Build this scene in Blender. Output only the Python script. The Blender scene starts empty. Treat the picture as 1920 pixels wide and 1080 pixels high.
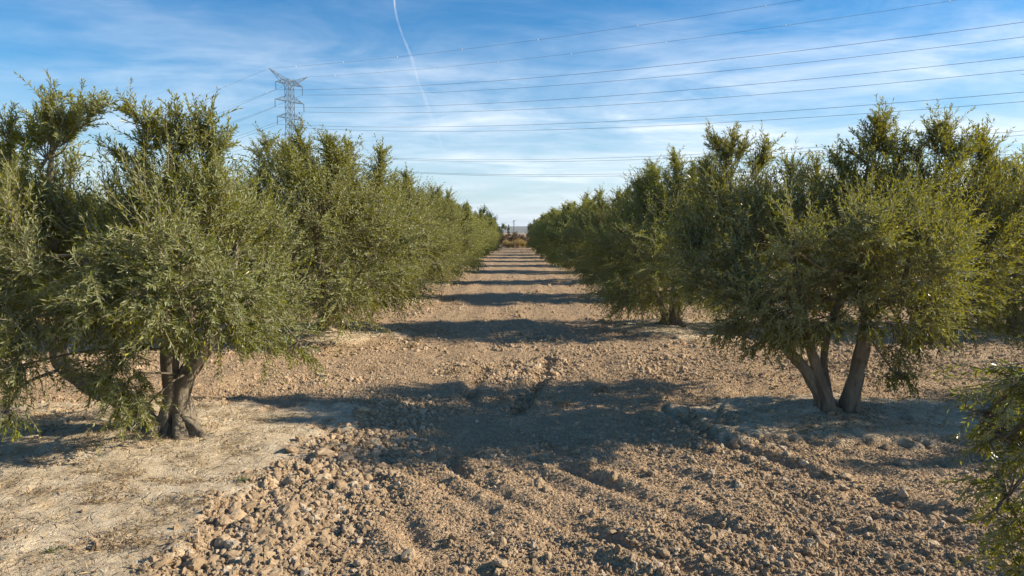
import bpy, math, random
import numpy as np
R = math.radians
S = bpy.context.scene
COL = S.collection

# ------------------------------------------------------------------ camera
CAM_H, PITCH, FPX, VPX = 2.2, R(4.645), 1280.0, 965.0
cam_d = bpy.data.cameras.new('camera'); cam = bpy.data.objects.new('camera', cam_d); COL.objects.link(cam)
cam.location = (0, 0, CAM_H)
cam.rotation_euler = (R(90) - PITCH, 0, math.atan(5 / FPX))
cam_d.lens = 24; cam_d.sensor_width = 36; cam_d.clip_start = 0.05; cam_d.clip_end = 40000
S.camera = cam

# ------------------------------------------------------------------ light
SUN_EL, SUN_AZ = R(27), R(3)          # azimuth measured from +X towards +Y
W = bpy.data.worlds.new('World'); S.world = W; W.use_nodes = True
nt = W.node_tree; nt.nodes.clear()
def wn(t, **k):
    n = nt.nodes.new(t)
    for a, b in k.items(): setattr(n, a, b)
    return n
L = nt.links.new
sky = wn('ShaderNodeTexSky', sky_type='NISHITA', sun_disc=False)
sky.sun_elevation = SUN_EL; sky.sun_rotation = R(90) - SUN_AZ
sky.altitude = 200; sky.air_density = 1.0; sky.dust_density = 0.4; sky.ozone_density = 2.2
hs = wn('ShaderNodeHueSaturation'); hs.inputs['Saturation'].default_value = 1.72; hs.inputs['Value'].default_value = 0.88; hs.inputs['Hue'].default_value = 0.501
L(sky.outputs[0], hs.inputs['Color'])
tc = wn('ShaderNodeTexCoord'); sp = wn('ShaderNodeSeparateXYZ'); L(tc.outputs['Generated'], sp.inputs[0])
def wm(op, a, b=None, clamp=False):
    n = wn('ShaderNodeMath', operation=op); n.use_clamp = clamp
    for i, v in enumerate((a, b)):
        if v is None: continue
        if isinstance(v, (int, float)): n.inputs[i].default_value = v
        else: L(v, n.inputs[i])
    return n.outputs[0]
zz = wm('ADD', wm('MAXIMUM', sp.outputs[2], 0.0), 0.11)
cb = wn('ShaderNodeCombineXYZ'); L(wm('DIVIDE', sp.outputs[0], zz), cb.inputs[0]); L(wm('DIVIDE', sp.outputs[1], zz), cb.inputs[1])
def cloud(scale, rot, sx, sy, det, lo, hi, dist=0.6, loc=(0, 0, 0)):
    m = wn('ShaderNodeMapping'); m.inputs['Rotation'].default_value = (0, 0, rot); m.inputs['Scale'].default_value = (sx, sy, 1)
    m.inputs['Location'].default_value = loc
    L(cb.outputs[0], m.inputs[0])
    n = wn('ShaderNodeTexNoise'); n.inputs['Scale'].default_value = scale; n.inputs['Detail'].default_value = det
    n.inputs['Roughness'].default_value = 0.62; n.inputs['Distortion'].default_value = dist
    L(m.outputs[0], n.inputs['Vector'])
    r = wn('ShaderNodeMapRange', interpolation_type='SMOOTHSTEP'); r.inputs[1].default_value = lo; r.inputs[2].default_value = hi
    L(n.outputs[0], r.inputs[0]); return r.outputs[0]
c_big = cloud(0.55, R(20), 1, 1.2, 5, 0.34, 0.64, 0.6, (0.4, 1.7, 0))
c_str = cloud(1.5, R(-24), 0.7, 1.25, 9, 0.18, 0.84, 0.9, (2.0, 0.3, 0))
c_fine = cloud(5.0, R(-30), 0.7, 1.3, 8, 0.38, 0.80, 1.6)
rightw = wn('ShaderNodeMapRange'); L(cb.outputs[0], (s2 := wn('ShaderNodeSeparateXYZ')).inputs[0]); L(s2.outputs[0], rightw.inputs[0])
rightw.inputs[1].default_value = -1.6; rightw.inputs[2].default_value = 2.4; rightw.inputs[3].default_value = 0.5; rightw.inputs[4].default_value = 1.15
cf = wm('MULTIPLY', wm('ADD', wm('MULTIPLY', c_str, 0.80), wm('MULTIPLY', c_fine, 0.08)), wm('ADD', wm('MULTIPLY', c_big, 1.0), 0.30), True)
lowv = wn('ShaderNodeMapRange', interpolation_type='SMOOTHSTEP'); L(sp.outputs[2], lowv.inputs[0])
lowv.inputs[1].default_value = 0.40; lowv.inputs[2].default_value = 0.10; lowv.inputs[3].default_value = 0.14; lowv.inputs[4].default_value = 1.1
cf = wm('MULTIPLY', wm('MULTIPLY', cf, rightw.outputs[0]), lowv.outputs[0], True)
mx = wn('ShaderNodeMix', data_type='RGBA'); L(cf, mx.inputs[0]); mx.inputs[7].default_value = (6.7, 7.1, 7.6, 1)
veil = wm('MULTIPLY', wm('POWER', wm('SUBTRACT', 1.0, wm('MULTIPLY', wm('MAXIMUM', sp.outputs[2], 0.0), 2.6), True), 2.2), 0.86, True)
mv = wn('ShaderNodeMix', data_type='RGBA'); L(veil, mv.inputs[0]); L(hs.outputs[0], mv.inputs[6]); mv.inputs[7].default_value = (3.3, 4.5, 5.5, 1)
L(mv.outputs[2], mx.inputs[6])
bg = wn('ShaderNodeBackground'); bg.inputs[1].default_value = 0.10
L(mx.outputs[2], bg.inputs[0])
wo = wn('ShaderNodeOutputWorld'); L(bg.outputs[0], wo.inputs[0])

sun_d = bpy.data.lights.new('sun', 'SUN'); sun = bpy.data.objects.new('sun', sun_d); COL.objects.link(sun)
sun_d.energy = 5.0; sun_d.angle = R(0.53); sun_d.color = (1.0, 0.875, 0.70)
sun.rotation_euler = (R(90) - SUN_EL, 0, R(90) + SUN_AZ)
sun.location = (40, 4, 25)

S.view_settings.view_transform = 'Standard'; S.view_settings.look = 'None'
S.view_settings.exposure = 0.78; S.view_settings.gamma = 1.0; S.view_settings.use_curve_mapping = False
S.render.engine = 'CYCLES'
S.cycles.max_bounces = 6; S.cycles.diffuse_bounces = 3; S.cycles.glossy_bounces = 2; S.cycles.transmission_bounces = 4
S.cycles.caustics_reflective = False; S.cycles.caustics_refractive = False

HAZE = 1.2e-4

# ------------------------------------------------------------------ helpers
SP, CP = math.sin(PITCH), math.cos(PITCH)
def at(px, py, Y):
    """world point seen at photo pixel (px, py) at distance Y ahead"""
    u, v = (px - VPX) / FPX, (540 - py) / FPX
    dy, dz = CP + v * SP, -SP + v * CP
    return np.array([u / dy * Y, Y, CAM_H + dz / dy * Y])
def gnd(px, py):
    u, v = (px - VPX) / FPX, (540 - py) / FPX
    dy, dz = CP + v * SP, -SP + v * CP
    k = -CAM_H / dz
    return np.array([u * k, dy * k])
def tag(o, label=None, cat=None, group=None, kind=None):
    for k, v in (('label', label), ('category', cat), ('group', group), ('kind', kind)):
        if v: o[k] = v
    return o
def empty(name, loc=(0, 0, 0)):
    o = bpy.data.objects.new(name, None); COL.objects.link(o); o.location = loc; o.empty_display_size = 0.3; return o
def mesh_np(name, V, polys, mats=(), midx=None, smooth=False):
    """polys: list of (F,k) index arrays"""
    me = bpy.data.meshes.new(name)
    polys = [p for p in polys if len(p)]
    nl = sum(p.size for p in polys); nf = sum(len(p) for p in polys)
    me.vertices.add(len(V)); me.vertices.foreach_set('co', np.asarray(V, np.float32).ravel())
    me.loops.add(nl); me.loops.foreach_set('vertex_index', np.concatenate([p.ravel() for p in polys]).astype(np.int32))
    me.polygons.add(nf)
    sizes = np.concatenate([np.full(len(p), p.shape[1]) for p in polys])
    me.polygons.foreach_set('loop_start', np.concatenate([[0], np.cumsum(sizes)[:-1]]).astype(np.int32))
    me.polygons.foreach_set('use_smooth', np.full(nf, smooth))
    if midx is not None: me.polygons.foreach_set('material_index', np.asarray(midx, np.int32))
    me.update(calc_edges=True)
    for m in mats: me.materials.append(m)
    return me
def link(name, me, parent=None, loc=None):
    o = bpy.data.objects.new(name, me); COL.objects.link(o)
    if parent: o.parent = parent
    if loc is not None: o.location = loc
    return o

_r = np.random.default_rng(5)
T2 = [_r.random((256, 256)).astype(np.float32) for _ in range(6)]
T3 = _r.random((64, 64, 64)).astype(np.float32)
def n2(x, y, s=0):
    t = T2[s]; xi = np.floor(x).astype(np.int64); yi = np.floor(y).astype(np.int64)
    fx = x - xi; fy = y - yi; fx = fx * fx * (3 - 2 * fx); fy = fy * fy * (3 - 2 * fy)
    a = t[xi & 255, yi & 255]; b = t[(xi + 1) & 255, yi & 255]; c = t[xi & 255, (yi + 1) & 255]; d = t[(xi + 1) & 255, (yi + 1) & 255]
    return (a * (1 - fx) + b * fx) * (1 - fy) + (c * (1 - fx) + d * fx) * fy
def n3(p):
    i = np.floor(p).astype(np.int64); f = p - i; f = f * f * (3 - 2 * f); out = 0
    for a in (0, 1):
        for b in (0, 1):
            for c in (0, 1):
                w = (f[:, 0] if a else 1 - f[:, 0]) * (f[:, 1] if b else 1 - f[:, 1]) * (f[:, 2] if c else 1 - f[:, 2])
                out = out + w * T3[(i[:, 0] + a) & 63, (i[:, 1] + b) & 63, (i[:, 2] + c) & 63]
    return out
def sstep(a, b, x):
    t = np.clip((x - a) / (b - a), 0, 1); return t * t * (3 - 2 * t)
def nrm(v): return v / (np.linalg.norm(v, axis=-1, keepdims=True) + 1e-9)

# ------------------------------------------------------------------ materials
def new_mat(name):
    m = bpy.data.materials.new(name); m.use_nodes = True; m.node_tree.nodes.clear()
    return m
class NB:
    def __init__(s, m): s.t = m.node_tree
    def n(s, typ, ins=None, **k):
        nd = s.t.nodes.new(typ)
        for a, b in k.items(): setattr(nd, a, b)
        for a, b in (ins or {}).items():
            if isinstance(b, bpy.types.NodeSocket): s.t.links.new(b, nd.inputs[a])
            else: nd.inputs[a].default_value = b
        return nd
    def ramp(s, fac, stops):
        nd = s.t.nodes.new('ShaderNodeValToRGB'); cr = nd.color_ramp
        while len(cr.elements) < len(stops): cr.elements.new(0.5)
        for e, (p, c) in zip(cr.elements, stops): e.position = p; e.color = (*c, 1)
        s.t.links.new(fac, nd.inputs[0]); return nd.outputs[0]
    def mixc(s, f, a, b, mode='MIX'):
        nd = s.t.nodes.new('ShaderNodeMix'); nd.data_type = 'RGBA'; nd.blend_type = mode
        for i, v in ((0, f), (6, a), (7, b)):
            if isinstance(v, bpy.types.NodeSocket): s.t.links.new(v, nd.inputs[i])
            elif i == 0: nd.inputs[0].default_value = v
            else: nd.inputs[i].default_value = (*v, 1)
        return nd.outputs[2]
    def noise(s, scale, det=4, rough=0.55, vec=None, dist=0):
        i = {'Scale': scale, 'Detail': det, 'Roughness': rough, 'Distortion': dist}
        if vec is not None: i['Vector'] = vec
        return s.n('ShaderNodeTexNoise', i).outputs[0]
    def m(s, op, a, b=0.0):
        return s.n('ShaderNodeMath', {0: a, 1: b}, operation=op).outputs[0]
    def out(s, sh): s.n('ShaderNodeOutputMaterial', {'Surface': sh})
def simple(name, col, rough=0.7, metal=0.0, var=0.15, scale=4.0):
    m = new_mat(name); b = NB(m); tcn = b.n('ShaderNodeTexCoord').outputs['Object']
    f = b.noise(scale, 5, 0.6, tcn)
    c = b.mixc(f, tuple(x * (1 - var) for x in col), tuple(min(1, x * (1 + var)) for x in col))
    b.out(b.n('ShaderNodeBsdfPrincipled', {'Base Color': c, 'Roughness': rough, 'Metallic': metal}).outputs[0]); return m

def leaf_mat(name, top, top2, under, yel):
    m = new_mat(name); b = NB(m)
    g = b.n('ShaderNodeNewGeometry'); rnd = g.outputs['Random Per Island']
    oi = b.n('ShaderNodeObjectInfo').outputs['Random']
    tcn = b.n('ShaderNodeTexCoord').outputs['Object']
    c = b.ramp(rnd, [(0.0, tuple(x * 0.6 for x in top)), (0.45, top), (0.85, top2), (0.955, top2), (0.965, yel), (1.0, yel)])
    cl = b.noise(1.1, 3, 0.5, tcn)
    c = b.mixc(b.m('MULTIPLY', b.n('ShaderNodeMapRange', {0: cl, 1: 0.4, 2: 0.68}).outputs[0], 0.55), c, (top2[0] * 1.25, top2[1] * 1.05, top2[2] * 0.8))
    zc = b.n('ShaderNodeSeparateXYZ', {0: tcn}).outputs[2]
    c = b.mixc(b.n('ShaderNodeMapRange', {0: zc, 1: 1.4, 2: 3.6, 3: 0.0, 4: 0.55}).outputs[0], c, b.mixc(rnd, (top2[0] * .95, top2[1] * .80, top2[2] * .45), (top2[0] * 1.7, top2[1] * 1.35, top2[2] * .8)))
    hsv = b.n('ShaderNodeHueSaturation', {'Hue': b.n('ShaderNodeMapRange', {0: oi, 3: 0.49, 4: 0.52}).outputs[0], 'Value': b.n('ShaderNodeMapRange', {0: oi, 3: 0.85, 4: 1.12}).outputs[0], 'Color': c}).outputs[0]
    un = b.mixc(rnd, tuple(x * 0.75 for x in under), under)
    col = b.mixc(g.outputs['Backfacing'], hsv, un)
    pr = b.n('ShaderNodeBsdfPrincipled', {'Base Color': col, 'Roughness': b.n('ShaderNodeMapRange', {0: g.outputs['Backfacing'], 3: 0.33, 4: 0.6}).outputs[0], 'Specular IOR Level': 0.5})
    tr = b.n('ShaderNodeBsdfTranslucent', {'Color': b.mixc(0.6, hsv, (top2[0] * 2.6, top2[1] * 2.4, top2[2] * 0.8))})
    mxs = b.n('ShaderNodeMixShader', {0: 0.31, 1: pr.outputs[0], 2: tr.outputs[0]})
    b.out(mxs.outputs[0]); return m
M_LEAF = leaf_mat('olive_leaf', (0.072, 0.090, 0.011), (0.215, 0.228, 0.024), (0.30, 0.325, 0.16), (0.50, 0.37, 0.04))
M_LEAFD = leaf_mat('bush_leaf', (0.040, 0.065, 0.016), (0.075, 0.10, 0.025), (0.12, 0.15, 0.07), (0.16, 0.15, 0.04))
M_TWIG = simple('twig_bark', (0.26, 0.22, 0.15), 0.8, 0, 0.25, 9)

def bark_mat():
    m = new_mat('olive_bark'); b = NB(m); tcn = b.n('ShaderNodeTexCoord').outputs['Object']
    mp = b.n('ShaderNodeMapping', {'Vector': tcn, 'Scale': (1, 1, 0.28)}).outputs[0]
    f = b.noise(9, 9, 0.72, mp, 1.2); f2 = b.noise(3.0, 4, 0.6, tcn)
    c = b.ramp(f, [(0.32, (0.055, 0.040, 0.026)), (0.48, (0.165, 0.125, 0.08)), (0.68, (0.32, 0.265, 0.185))])
    c = b.mixc(b.m('MULTIPLY', f2, 0.6), c, (0.25, 0.225, 0.165))
    bm = b.n('ShaderNodeBump', {'Strength': 1.0, 'Distance': 0.05, 'Height': f})
    b.out(b.n('ShaderNodeBsdfPrincipled', {'Base Color': c, 'Roughness': 0.9, 'Normal': bm.outputs[0]}).outputs[0]); return m
M_BARK = bark_mat()

def soil_mat(name, ground=True):
    m = new_mat(name); b = NB(m)
    if ground: vec = b.n('ShaderNodeNewGeometry').outputs['Position']
    else: vec = b.n('ShaderNodeTexCoord').outputs['Object']
    n_big = b.noise(0.55, 4, 0.6, vec); n_mid = b.noise(5, 6, 0.65, vec); n_f = b.noise(38, 6, 0.7, vec)
    till = b.ramp(n_mid, [(0.25, (0.335, 0.235, 0.135)), (0.5, (0.45, 0.315, 0.187)), (0.75, (0.53, 0.395, 0.245))])
    till = b.mixc(b.n('ShaderNodeMapRange', {0: n_big, 1: 0.35, 2: 0.7}).outputs[0], till, b.mixc(0.5, till, (0.375, 0.26, 0.15)))
    if ground:
        crust = b.ramp(n_mid, [(0.28, (0.46, 0.355, 0.22)), (0.5, (0.68, 0.555, 0.375)), (0.75, (0.77, 0.66, 0.48))])
        lit = b.noise(2.6, 8, 0.72, vec, 0.5)
        crust = b.mixc(b.n('ShaderNodeMapRange', {0: lit, 1: 0.60, 2: 0.72}).outputs[0], crust, (0.22, 0.145, 0.075))
        fine = b.noise(22, 6, 0.75, vec, 0.4)
        crust = b.mixc(b.n('ShaderNodeMapRange', {0: fine, 1: 0.55, 2: 0.66, 4: 0.75}).outputs[0], crust, (0.20, 0.13, 0.07))
        at_ = b.n('ShaderNodeAttribute', attribute_name='crust').outputs['Fac']
        col = b.mixc(at_, till, crust)
        wv = b.n('ShaderNodeVectorMath', {0: vec, 1: b.n('ShaderNodeVectorMath', {0: b.n('ShaderNodeTexNoise', {'Vector': vec, 'Scale': 5.0, 'Detail': 4}).outputs[1], 'Scale': .40}, operation='SCALE').outputs[0]}, operation='ADD').outputs[0]
        ck = b.n('ShaderNodeTexVoronoi', {'Vector': wv, 'Scale': 3.6, 'Randomness': 1.0}, feature='DISTANCE_TO_EDGE').outputs[0]
        crk = b.m('MULTIPLY', b.m('MULTIPLY', b.n('ShaderNodeMapRange', {0: lit, 1: .56, 2: .44}).outputs[0], 1.0), b.m('MULTIPLY', b.n('ShaderNodeMapRange', {0: ck, 1: .0, 2: .05, 3: -0.9, 4: 0.0}).outputs[0], at_))
        vo = b.n('ShaderNodeTexVoronoi', {'Vector': vec, 'Scale': 34.0, 'Randomness': 1.0}, feature='F1')
        vo2 = b.n('ShaderNodeTexVoronoi', {'Vector': vec, 'Scale': 80.0}, feature='F1')
        pv = b.n('ShaderNodeMapRange', {0: b.n('ShaderNodeSeparateColor', {0: vo.outputs['Color']}).outputs[0], 3: 0.74, 4: 1.22}).outputs[0]
        col2 = b.n('ShaderNodeVectorMath', {0: col, 'Scale': pv}, operation='SCALE').outputs[0]
        col = b.mixc(b.m('SUBTRACT', 1.0, at_), col, col2)
        hh = b.m('ADD', b.m('MULTIPLY', b.m('SUBTRACT', 1.0, vo.outputs['Distance']), 0.7), b.m('MULTIPLY', b.m('SUBTRACT', 1.0, vo2.outputs['Distance']), 0.3))
        hh = b.m('MULTIPLY', hh, b.m('SUBTRACT', 1.15, at_))
        hh = b.m('ADD', hh, b.m('MULTIPLY', n_f, 0.6))
        hh = b.m('ADD', hh, b.m('MULTIPLY', b.noise(11, 9, 0.78, vec, 0.6), b.m('MULTIPLY', at_, 1.9)))
        hh = b.m('ADD', hh, crk)
        bm = b.n('ShaderNodeBump', {'Strength': 1.0, 'Distance': 0.03, 'Height': hh})
    else:
        oi = b.n('ShaderNodeObjectInfo').outputs['Random']
        col = b.ramp(oi, [(0, (0.335, 0.24, 0.14)), (0.5, (0.475, 0.34, 0.205)), (0.90, (0.58, 0.445, 0.285)), (1, (0.70, 0.59, 0.44))])
        col = b.mixc(b.m('MULTIPLY', n_f, 0.5), col, (0.44, 0.325, 0.20))
        bm = b.n('ShaderNodeBump', {'Strength': 0.8, 'Distance': 0.012, 'Height': b.m('ADD', n_f, b.m('MULTIPLY', n_mid, 0.5))})
    b.out(b.n('ShaderNodeBsdfPrincipled', {'Base Color': col, 'Roughness': 0.95, 'Specular IOR Level': 0.2, 'Normal': bm.outputs[0]}).outputs[0]); return m
M_SOIL = soil_mat('ploughed_soil'); M_CLOD = soil_mat('clod_soil', False)

# ------------------------------------------------------------------ orchard layout
LX, RX = -3.9, 3.7
left_y = [7.15, 14.6, 22.2, 29.6, 36.9, 44.2, 51.6, 59.0, 66.3, 73.7, 81.0, 88.2]
right_y = [7.9, 15.4, 22.9, 30.2, 37.6, 44.9, 52.2, 59.6, 66.9, 74.2, 81.5, 88.8]
trees_xy = [(LX, y) for y in left_y] + [(RX, y) for y in right_y]
outer = []
for k in range(1, 5):
    for j in range(12):
        if k == 4 and j < 2: continue
        outer.append((LX - 7.45 * k, left_y[j] + 0.15 * k, 'left', k, j)); outer.append((RX + 7.45 * k, right_y[j] - 0.1 * k, 'right', k, j))

# ------------------------------------------------------------------ ground height
def poly(pts): return np.array([gnd(*p) for p in pts])
FURROWS = [  # (polyline, depth, width, berm)
    (poly([(840, 862), (867, 890), (917, 920), (973, 950), (1040, 983), (1083, 1000), (1157, 1022), (1240, 1050), (1320, 1078)]), 0.042, 0.08, 0.022),
    (poly([(1060, 880), (1107, 900), (1160, 920), (1200, 940), (1290, 965), (1400, 1000), (1520, 1040), (1640, 1078)]), 0.034, 0.08, 0.018),
    (poly([(1240, 770), (1343, 822), (1473, 868), (1550, 897), (1680, 936), (1761, 958), (1848, 982), (1990, 1010)]), 0.046, 0.10, 0.034),
    (poly([(1030, 670), (1012, 710), (985, 752), (962, 780)]), 0.06, 0.10, 0.035),
    (poly([(905, 690), (885, 725), (880, 760)]), 0.05, 0.10, 0.03),
    (poly([(700, 900), (760, 980), (800, 1078)]), 0.03, 0.10, 0.02),
]
def seg_dist(x, y, P):
    best = np.full(x.shape, 1e9); side = np.zeros(x.shape)
    for a, b in zip(P[:-1], P[1:]):
        d = b - a; t = np.clip(((x - a[0]) * d[0] + (y - a[1]) * d[1]) / (d @ d), 0, 1)
        ex, ey = x - a[0] - t * d[0], y - a[1] - t * d[1]
        q = np.hypot(ex, ey); s = np.sign(d[0] * ey - d[1] * ex)
        m_ = q < best; best[m_] = q[m_]; side[m_] = s[m_]
    return best, side
def crust_mask(x, y):
    e = (n2(x * 1.7 + 9, y * 1.7, 1) - 0.5) * 0.6 + (n2(x * 6, y * 6, 2) - 0.5) * 0.35 + (n2(x * 17, y * 17, 4) - 0.5) * 0.2
    c = np.zeros(x.shape)
    for (tx, ty) in trees_xy[1:]:
        if ty == 7.9: rx, ry, cx, cy = 1.8, 0.95, tx + 0.25, ty + 0.1
        else: rx, ry, cx, cy = 1.45, 1.5, tx, ty
        q = np.hypot((x - cx) / rx, (y - cy) / ry)
        c = np.maximum(c, sstep(1.12, 0.88, q + e * 0.7))
    # the strip under the nearest left tree runs on towards the camera
    edge = -2.25 + 0.12 * np.clip(y - 5, -5, 5)
    q1 = sstep(0.18, -0.18, x - edge + e * 0.9) * sstep(8.6, 8.0, y + e) 
    c = np.maximum(c, q1)
    for (tx, ty, *_) in outer:
        if ty < 60: c = np.maximum(c, sstep(1.15, 0.85, np.hypot((x - tx) / 1.4, (y - ty) / 1.4) + e * 0.7))
    return c
def height(x, y, c=None):
    if c is None: c = crust_mask(x, y)
    near = np.exp(-np.maximum(np.hypot(x, y) - 30, 0) / 40)
    till = 1 - c
    h = (n2(x * 0.35, y * 0.35, 0) - 0.5) * 0.10 + (n2(x * 1.1, y * 0.7, 3) - 0.5) * 0.05
    h = h + till * (0.028 * (n2(x * 4.2, y * 3.6, 1) - 0.5) + 0.013 * np.abs(n2(x * 9, y * 8.5, 2) - 0.5) * -2 + 0.012 * (1 - 2 * np.abs(n2(x * 16 + 3, y * 16, 4) - 0.5)) + 0.014 * n2(x * 31, y * 31, 5))
    h = h + till * 0.012 * np.sin(x * 7.0 + 2 * n2(x * 0.4, y * 0.3, 2))
    h = h + c * (0.018 + 0.022 * n2(x * 5, y * 6, 4) + 0.016 * n2(x * 14, y * 16, 5) + 0.012 * n2(x * 29, y * 31, 2) + 0.026 * sstep(0.5, 0.6, n2(x * 2.3, y * 3.1, 3)))
    q = (x * 1.40 + y * 1.19) / 1.84 + 0.10 * (n2(x * 0.9, y * 0.9, 5) - 0.5)
    h = h + till * 0.017 * np.sin(q * 17) * sstep(8.2, 6.6, y) * sstep(-1.6, -0.6, x) * (0.4 + n2(x * 2, y * 2, 1))
    rim = c * (1 - c) * 4
    h = h + rim * 0.04 * n2(x * 7, y * 7, 0)
    for P, dep, wd, br in FURROWS:
        x0, y0 = P.min(0) - 0.6; x1, y1 = P.max(0) + 0.6
        m_ = (x > x0) & (x < x1) & (y > y0) & (y < y1)
        if not m_.any(): continue
        d, s = seg_dist(x[m_], y[m_], P)
        j = 0.5 + 0.75 * n2(x[m_] * 3.1, y[m_] * 3.1, 3)
        h[m_] += -dep * j * np.exp(-(d / wd) ** 2) + br * j * np.exp(-((d - wd * 2.0) / wd) ** 2)
    for (tx, ty) in trees_xy:
        h = h + 0.09 * np.exp(-((x - tx) ** 2 + (y - ty) ** 2) / 0.45)
    return h * near

def axis(lo_fine, hi_fine, step, lo, hi, g):
    mid = list(np.arange(lo_fine, hi_fine, step)); a = []; p, s = lo_fine, step
    while p > lo: s *= g; p -= s; a.append(p)
    b = []; p, s = mid[-1], step
    while p < hi: s *= g; p += s; b.append(p)
    return np.array(a[::-1] + mid + b)
xs = axis(-5.2, 5.6, 0.030, -4500, 4500, 1.055)
ya = list(np.arange(3.9, 10.0, 0.028)); p, s = ya[-1], 0.028
while p < 4200: s *= 1.022 if p < 120 else 1.12; p += s; ya.append(p)
yb = []; p, s = 3.9, 0.028
while p > -400: s *= 1.15; p -= s; yb.append(p)
ys = np.array(yb[::-1] + ya)
XX, YY = np.meshgrid(xs, ys); cm = crust_mask(XX, YY); ZZ = height(XX, YY, cm)
nx, ny = len(xs), len(ys)
idx = np.arange(nx * ny).reshape(ny, nx)
Q = np.stack([idx[:-1, :-1], idx[:-1, 1:], idx[1:, 1:], idx[1:, :-1]], -1).reshape(-1, 4)
me = mesh_np('ground', np.stack([XX, YY, ZZ], -1).reshape(-1, 3), [Q], [M_SOIL], smooth=True)
a = me.attributes.new('crust', 'FLOAT', 'POINT'); a.data.foreach_set('value', cm.ravel().astype(np.float32))
ground = link('ground', me); tag(ground, kind='structure')
print('ground quads', len(Q))

# ------------------------------------------------------------------ clods
def ico(sub):
    import bmesh
    bm = bmesh.new(); bmesh.ops.create_icosphere(bm, subdivisions=sub, radius=1)
    V = np.array([v.co[:] for v in bm.verts]); F = np.array([[v.index for v in f.verts] for f in bm.faces]); bm.free(); return V, F
V3, F3 = ico(3)
rng = np.random.default_rng(11)
clod_meshes = []
for k in range(8):
    o = rng.random(3) * 40
    d = 1 + 0.75 * (n3(V3 * 1.4 + o + 5) - 0.5) + 0.35 * (n3(V3 * 3.4 + o + 20) - 0.5)
    V = V3 * d[:, None] * np.array([1, rng.uniform(0.7, 1), rng.uniform(0.55, 0.8)])
    for q in range(6):   # chop flat faces
        n_ = nrm(rng.normal(size=3)); lim = rng.uniform(0.6, 0.85); dd = V @ n_ - lim; V = V - np.outer(np.maximum(dd, 0) * 0.85, n_)
    clod_meshes.append(mesh_np('clod', V, [F3], [M_CLOD]))
def put_clod(x, y, r, k):
    z = float(height(np.array([x]), np.array([y]))[0])
    o = bpy.data.objects.new('clod', clod_meshes[k % 8]); COL.objects.link(o); o.parent = ground
    o.location = (x, y, z + r * rng.uniform(0.05, 0.35)); o.rotation_euler = tuple(rng.uniform(-0.5, 0.5, 2)) + (rng.uniform(0, 6.28),)
    o.scale = (r * rng.uniform(0.9, 1.3), r, r * rng.uniform(0.75, 1.05))
big = []
for px, py, rp in [(45, 0, 0)][:0] + [(362, 1062, 26), (420, 1020, 18), (655, 1000, 14), (765, 1055, 17), (715, 985, 9), (940, 1070, 17), (600, 950, 12), (1110, 880, 13), (1755, 960, 15), (1790, 968, 12), (1810, 975, 12), (1690, 968, 11), (1690, 865, 12), (1660, 838, 10), (545, 855, 13), (520, 930, 10), (1150, 905, 12), (1750, 955, 9), (1010, 915, 11), (1025, 925, 10), (720, 925, 10), (870, 1072, 14), (495, 1010, 15), (540, 985, 14), (460, 1000, 13)]:
    g = gnd(px, py); big.append((g[0], g[1], rp / FPX * g[1] * 1.05))
while len(big) < 290:
    t = rng.random()
    if t < 0.62:     # belt of clods along the crust edge, nearest left
        y = rng.uniform(4.2, 8.4); x = -2.15 + 0.12 * (y - 5) + abs(rng.normal(0, 0.42)) - 0.08
        r = np.clip(rng.lognormal(-3.30, 0.50), 0.018, 0.095)
    elif t < 0.85:
        P = FURROWS[2][0]; k = rng.integers(1, len(P) - 1); u = rng.random(); g = P[k - 1] * (1 - u) + P[k] * u
        x, y = g[0] + rng.normal(0, 0.12), g[1] + rng.normal(0.12, 0.12); r = np.clip(rng.lognormal(-3.4, 0.3), 0.02, 0.06)
    else:
        y = rng.uniform(4.2, 8); x = rng.uniform(-1.8, 3.4) * y / 5; r = np.clip(rng.lognormal(-3.6, 0.3), 0.018, 0.05)
    big.append((x, y, r))
for i, (x, y, r) in enumerate(big): put_clod(x, y, r, i)

# small clods: one object of instanced lumps that nobody could count
def stuff_points(n, ylo, yhi, r_med, r_sig, r_lo, r_hi, pw):
    u = rng.random(n); y = (ylo ** (1 - pw) + u * (yhi ** (1 - pw) - ylo ** (1 - pw))) ** (1 / (1 - pw))
    x = rng.uniform(-0.86, 0.86, n) * y
    c = crust_mask(x, y); keep = rng.random(n) > c * (0.35 + 0.6 * (n2(x * 2.1, y * 2.4, 5) < 0.56))
    x, y, c = x[keep], y[keep], c[keep]
    cl = n2(x * 1.3, y * 1.3, 4)
    edge = np.exp(-((x + 1.75 - 0.12 * (y - 5)) / 0.55) ** 2) * (y < 9)
    r = np.clip(rng.lognormal(math.log(r_med), r_sig, len(x)) * (0.5 + 0.8 * cl ** 1.5 + 1.3 * edge) * (1 - 0.15 * c), r_lo, r_hi)
    z = height(x, y, c) + r * 0.1
    return np.stack([x, y, z], -1), r
A = [stuff_points(170000, 3.9, 12, 0.0056, 0.62, 0.0028, 0.038, 0.6), stuff_points(60000, 10, 34, 0.014, 0.50, 0.006, 0.055, 1.3)]
P = np.concatenate([a[0] for a in A]); Rr = np.concatenate([a[1] for a in A])
me = bpy.data.meshes.new('small_clods'); me.vertices.add(len(P)); me.vertices.foreach_set('co', P.astype(np.float32).ravel())
a = me.attributes.new('size', 'FLOAT_VECTOR', 'POINT'); sv = Rr[:, None] * rng.uniform(0.75, 1.3, (len(P), 3)); sv[:, 2] *= 0.8
a.data.foreach_set('vector', sv.astype(np.float32).ravel())
a = me.attributes.new('turn', 'FLOAT_VECTOR', 'POINT'); a.data.foreach_set('vector', rng.uniform(0, 6.28, (len(P), 3)).astype(np.float32).ravel())
me.materials.append(M_CLOD)
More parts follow.
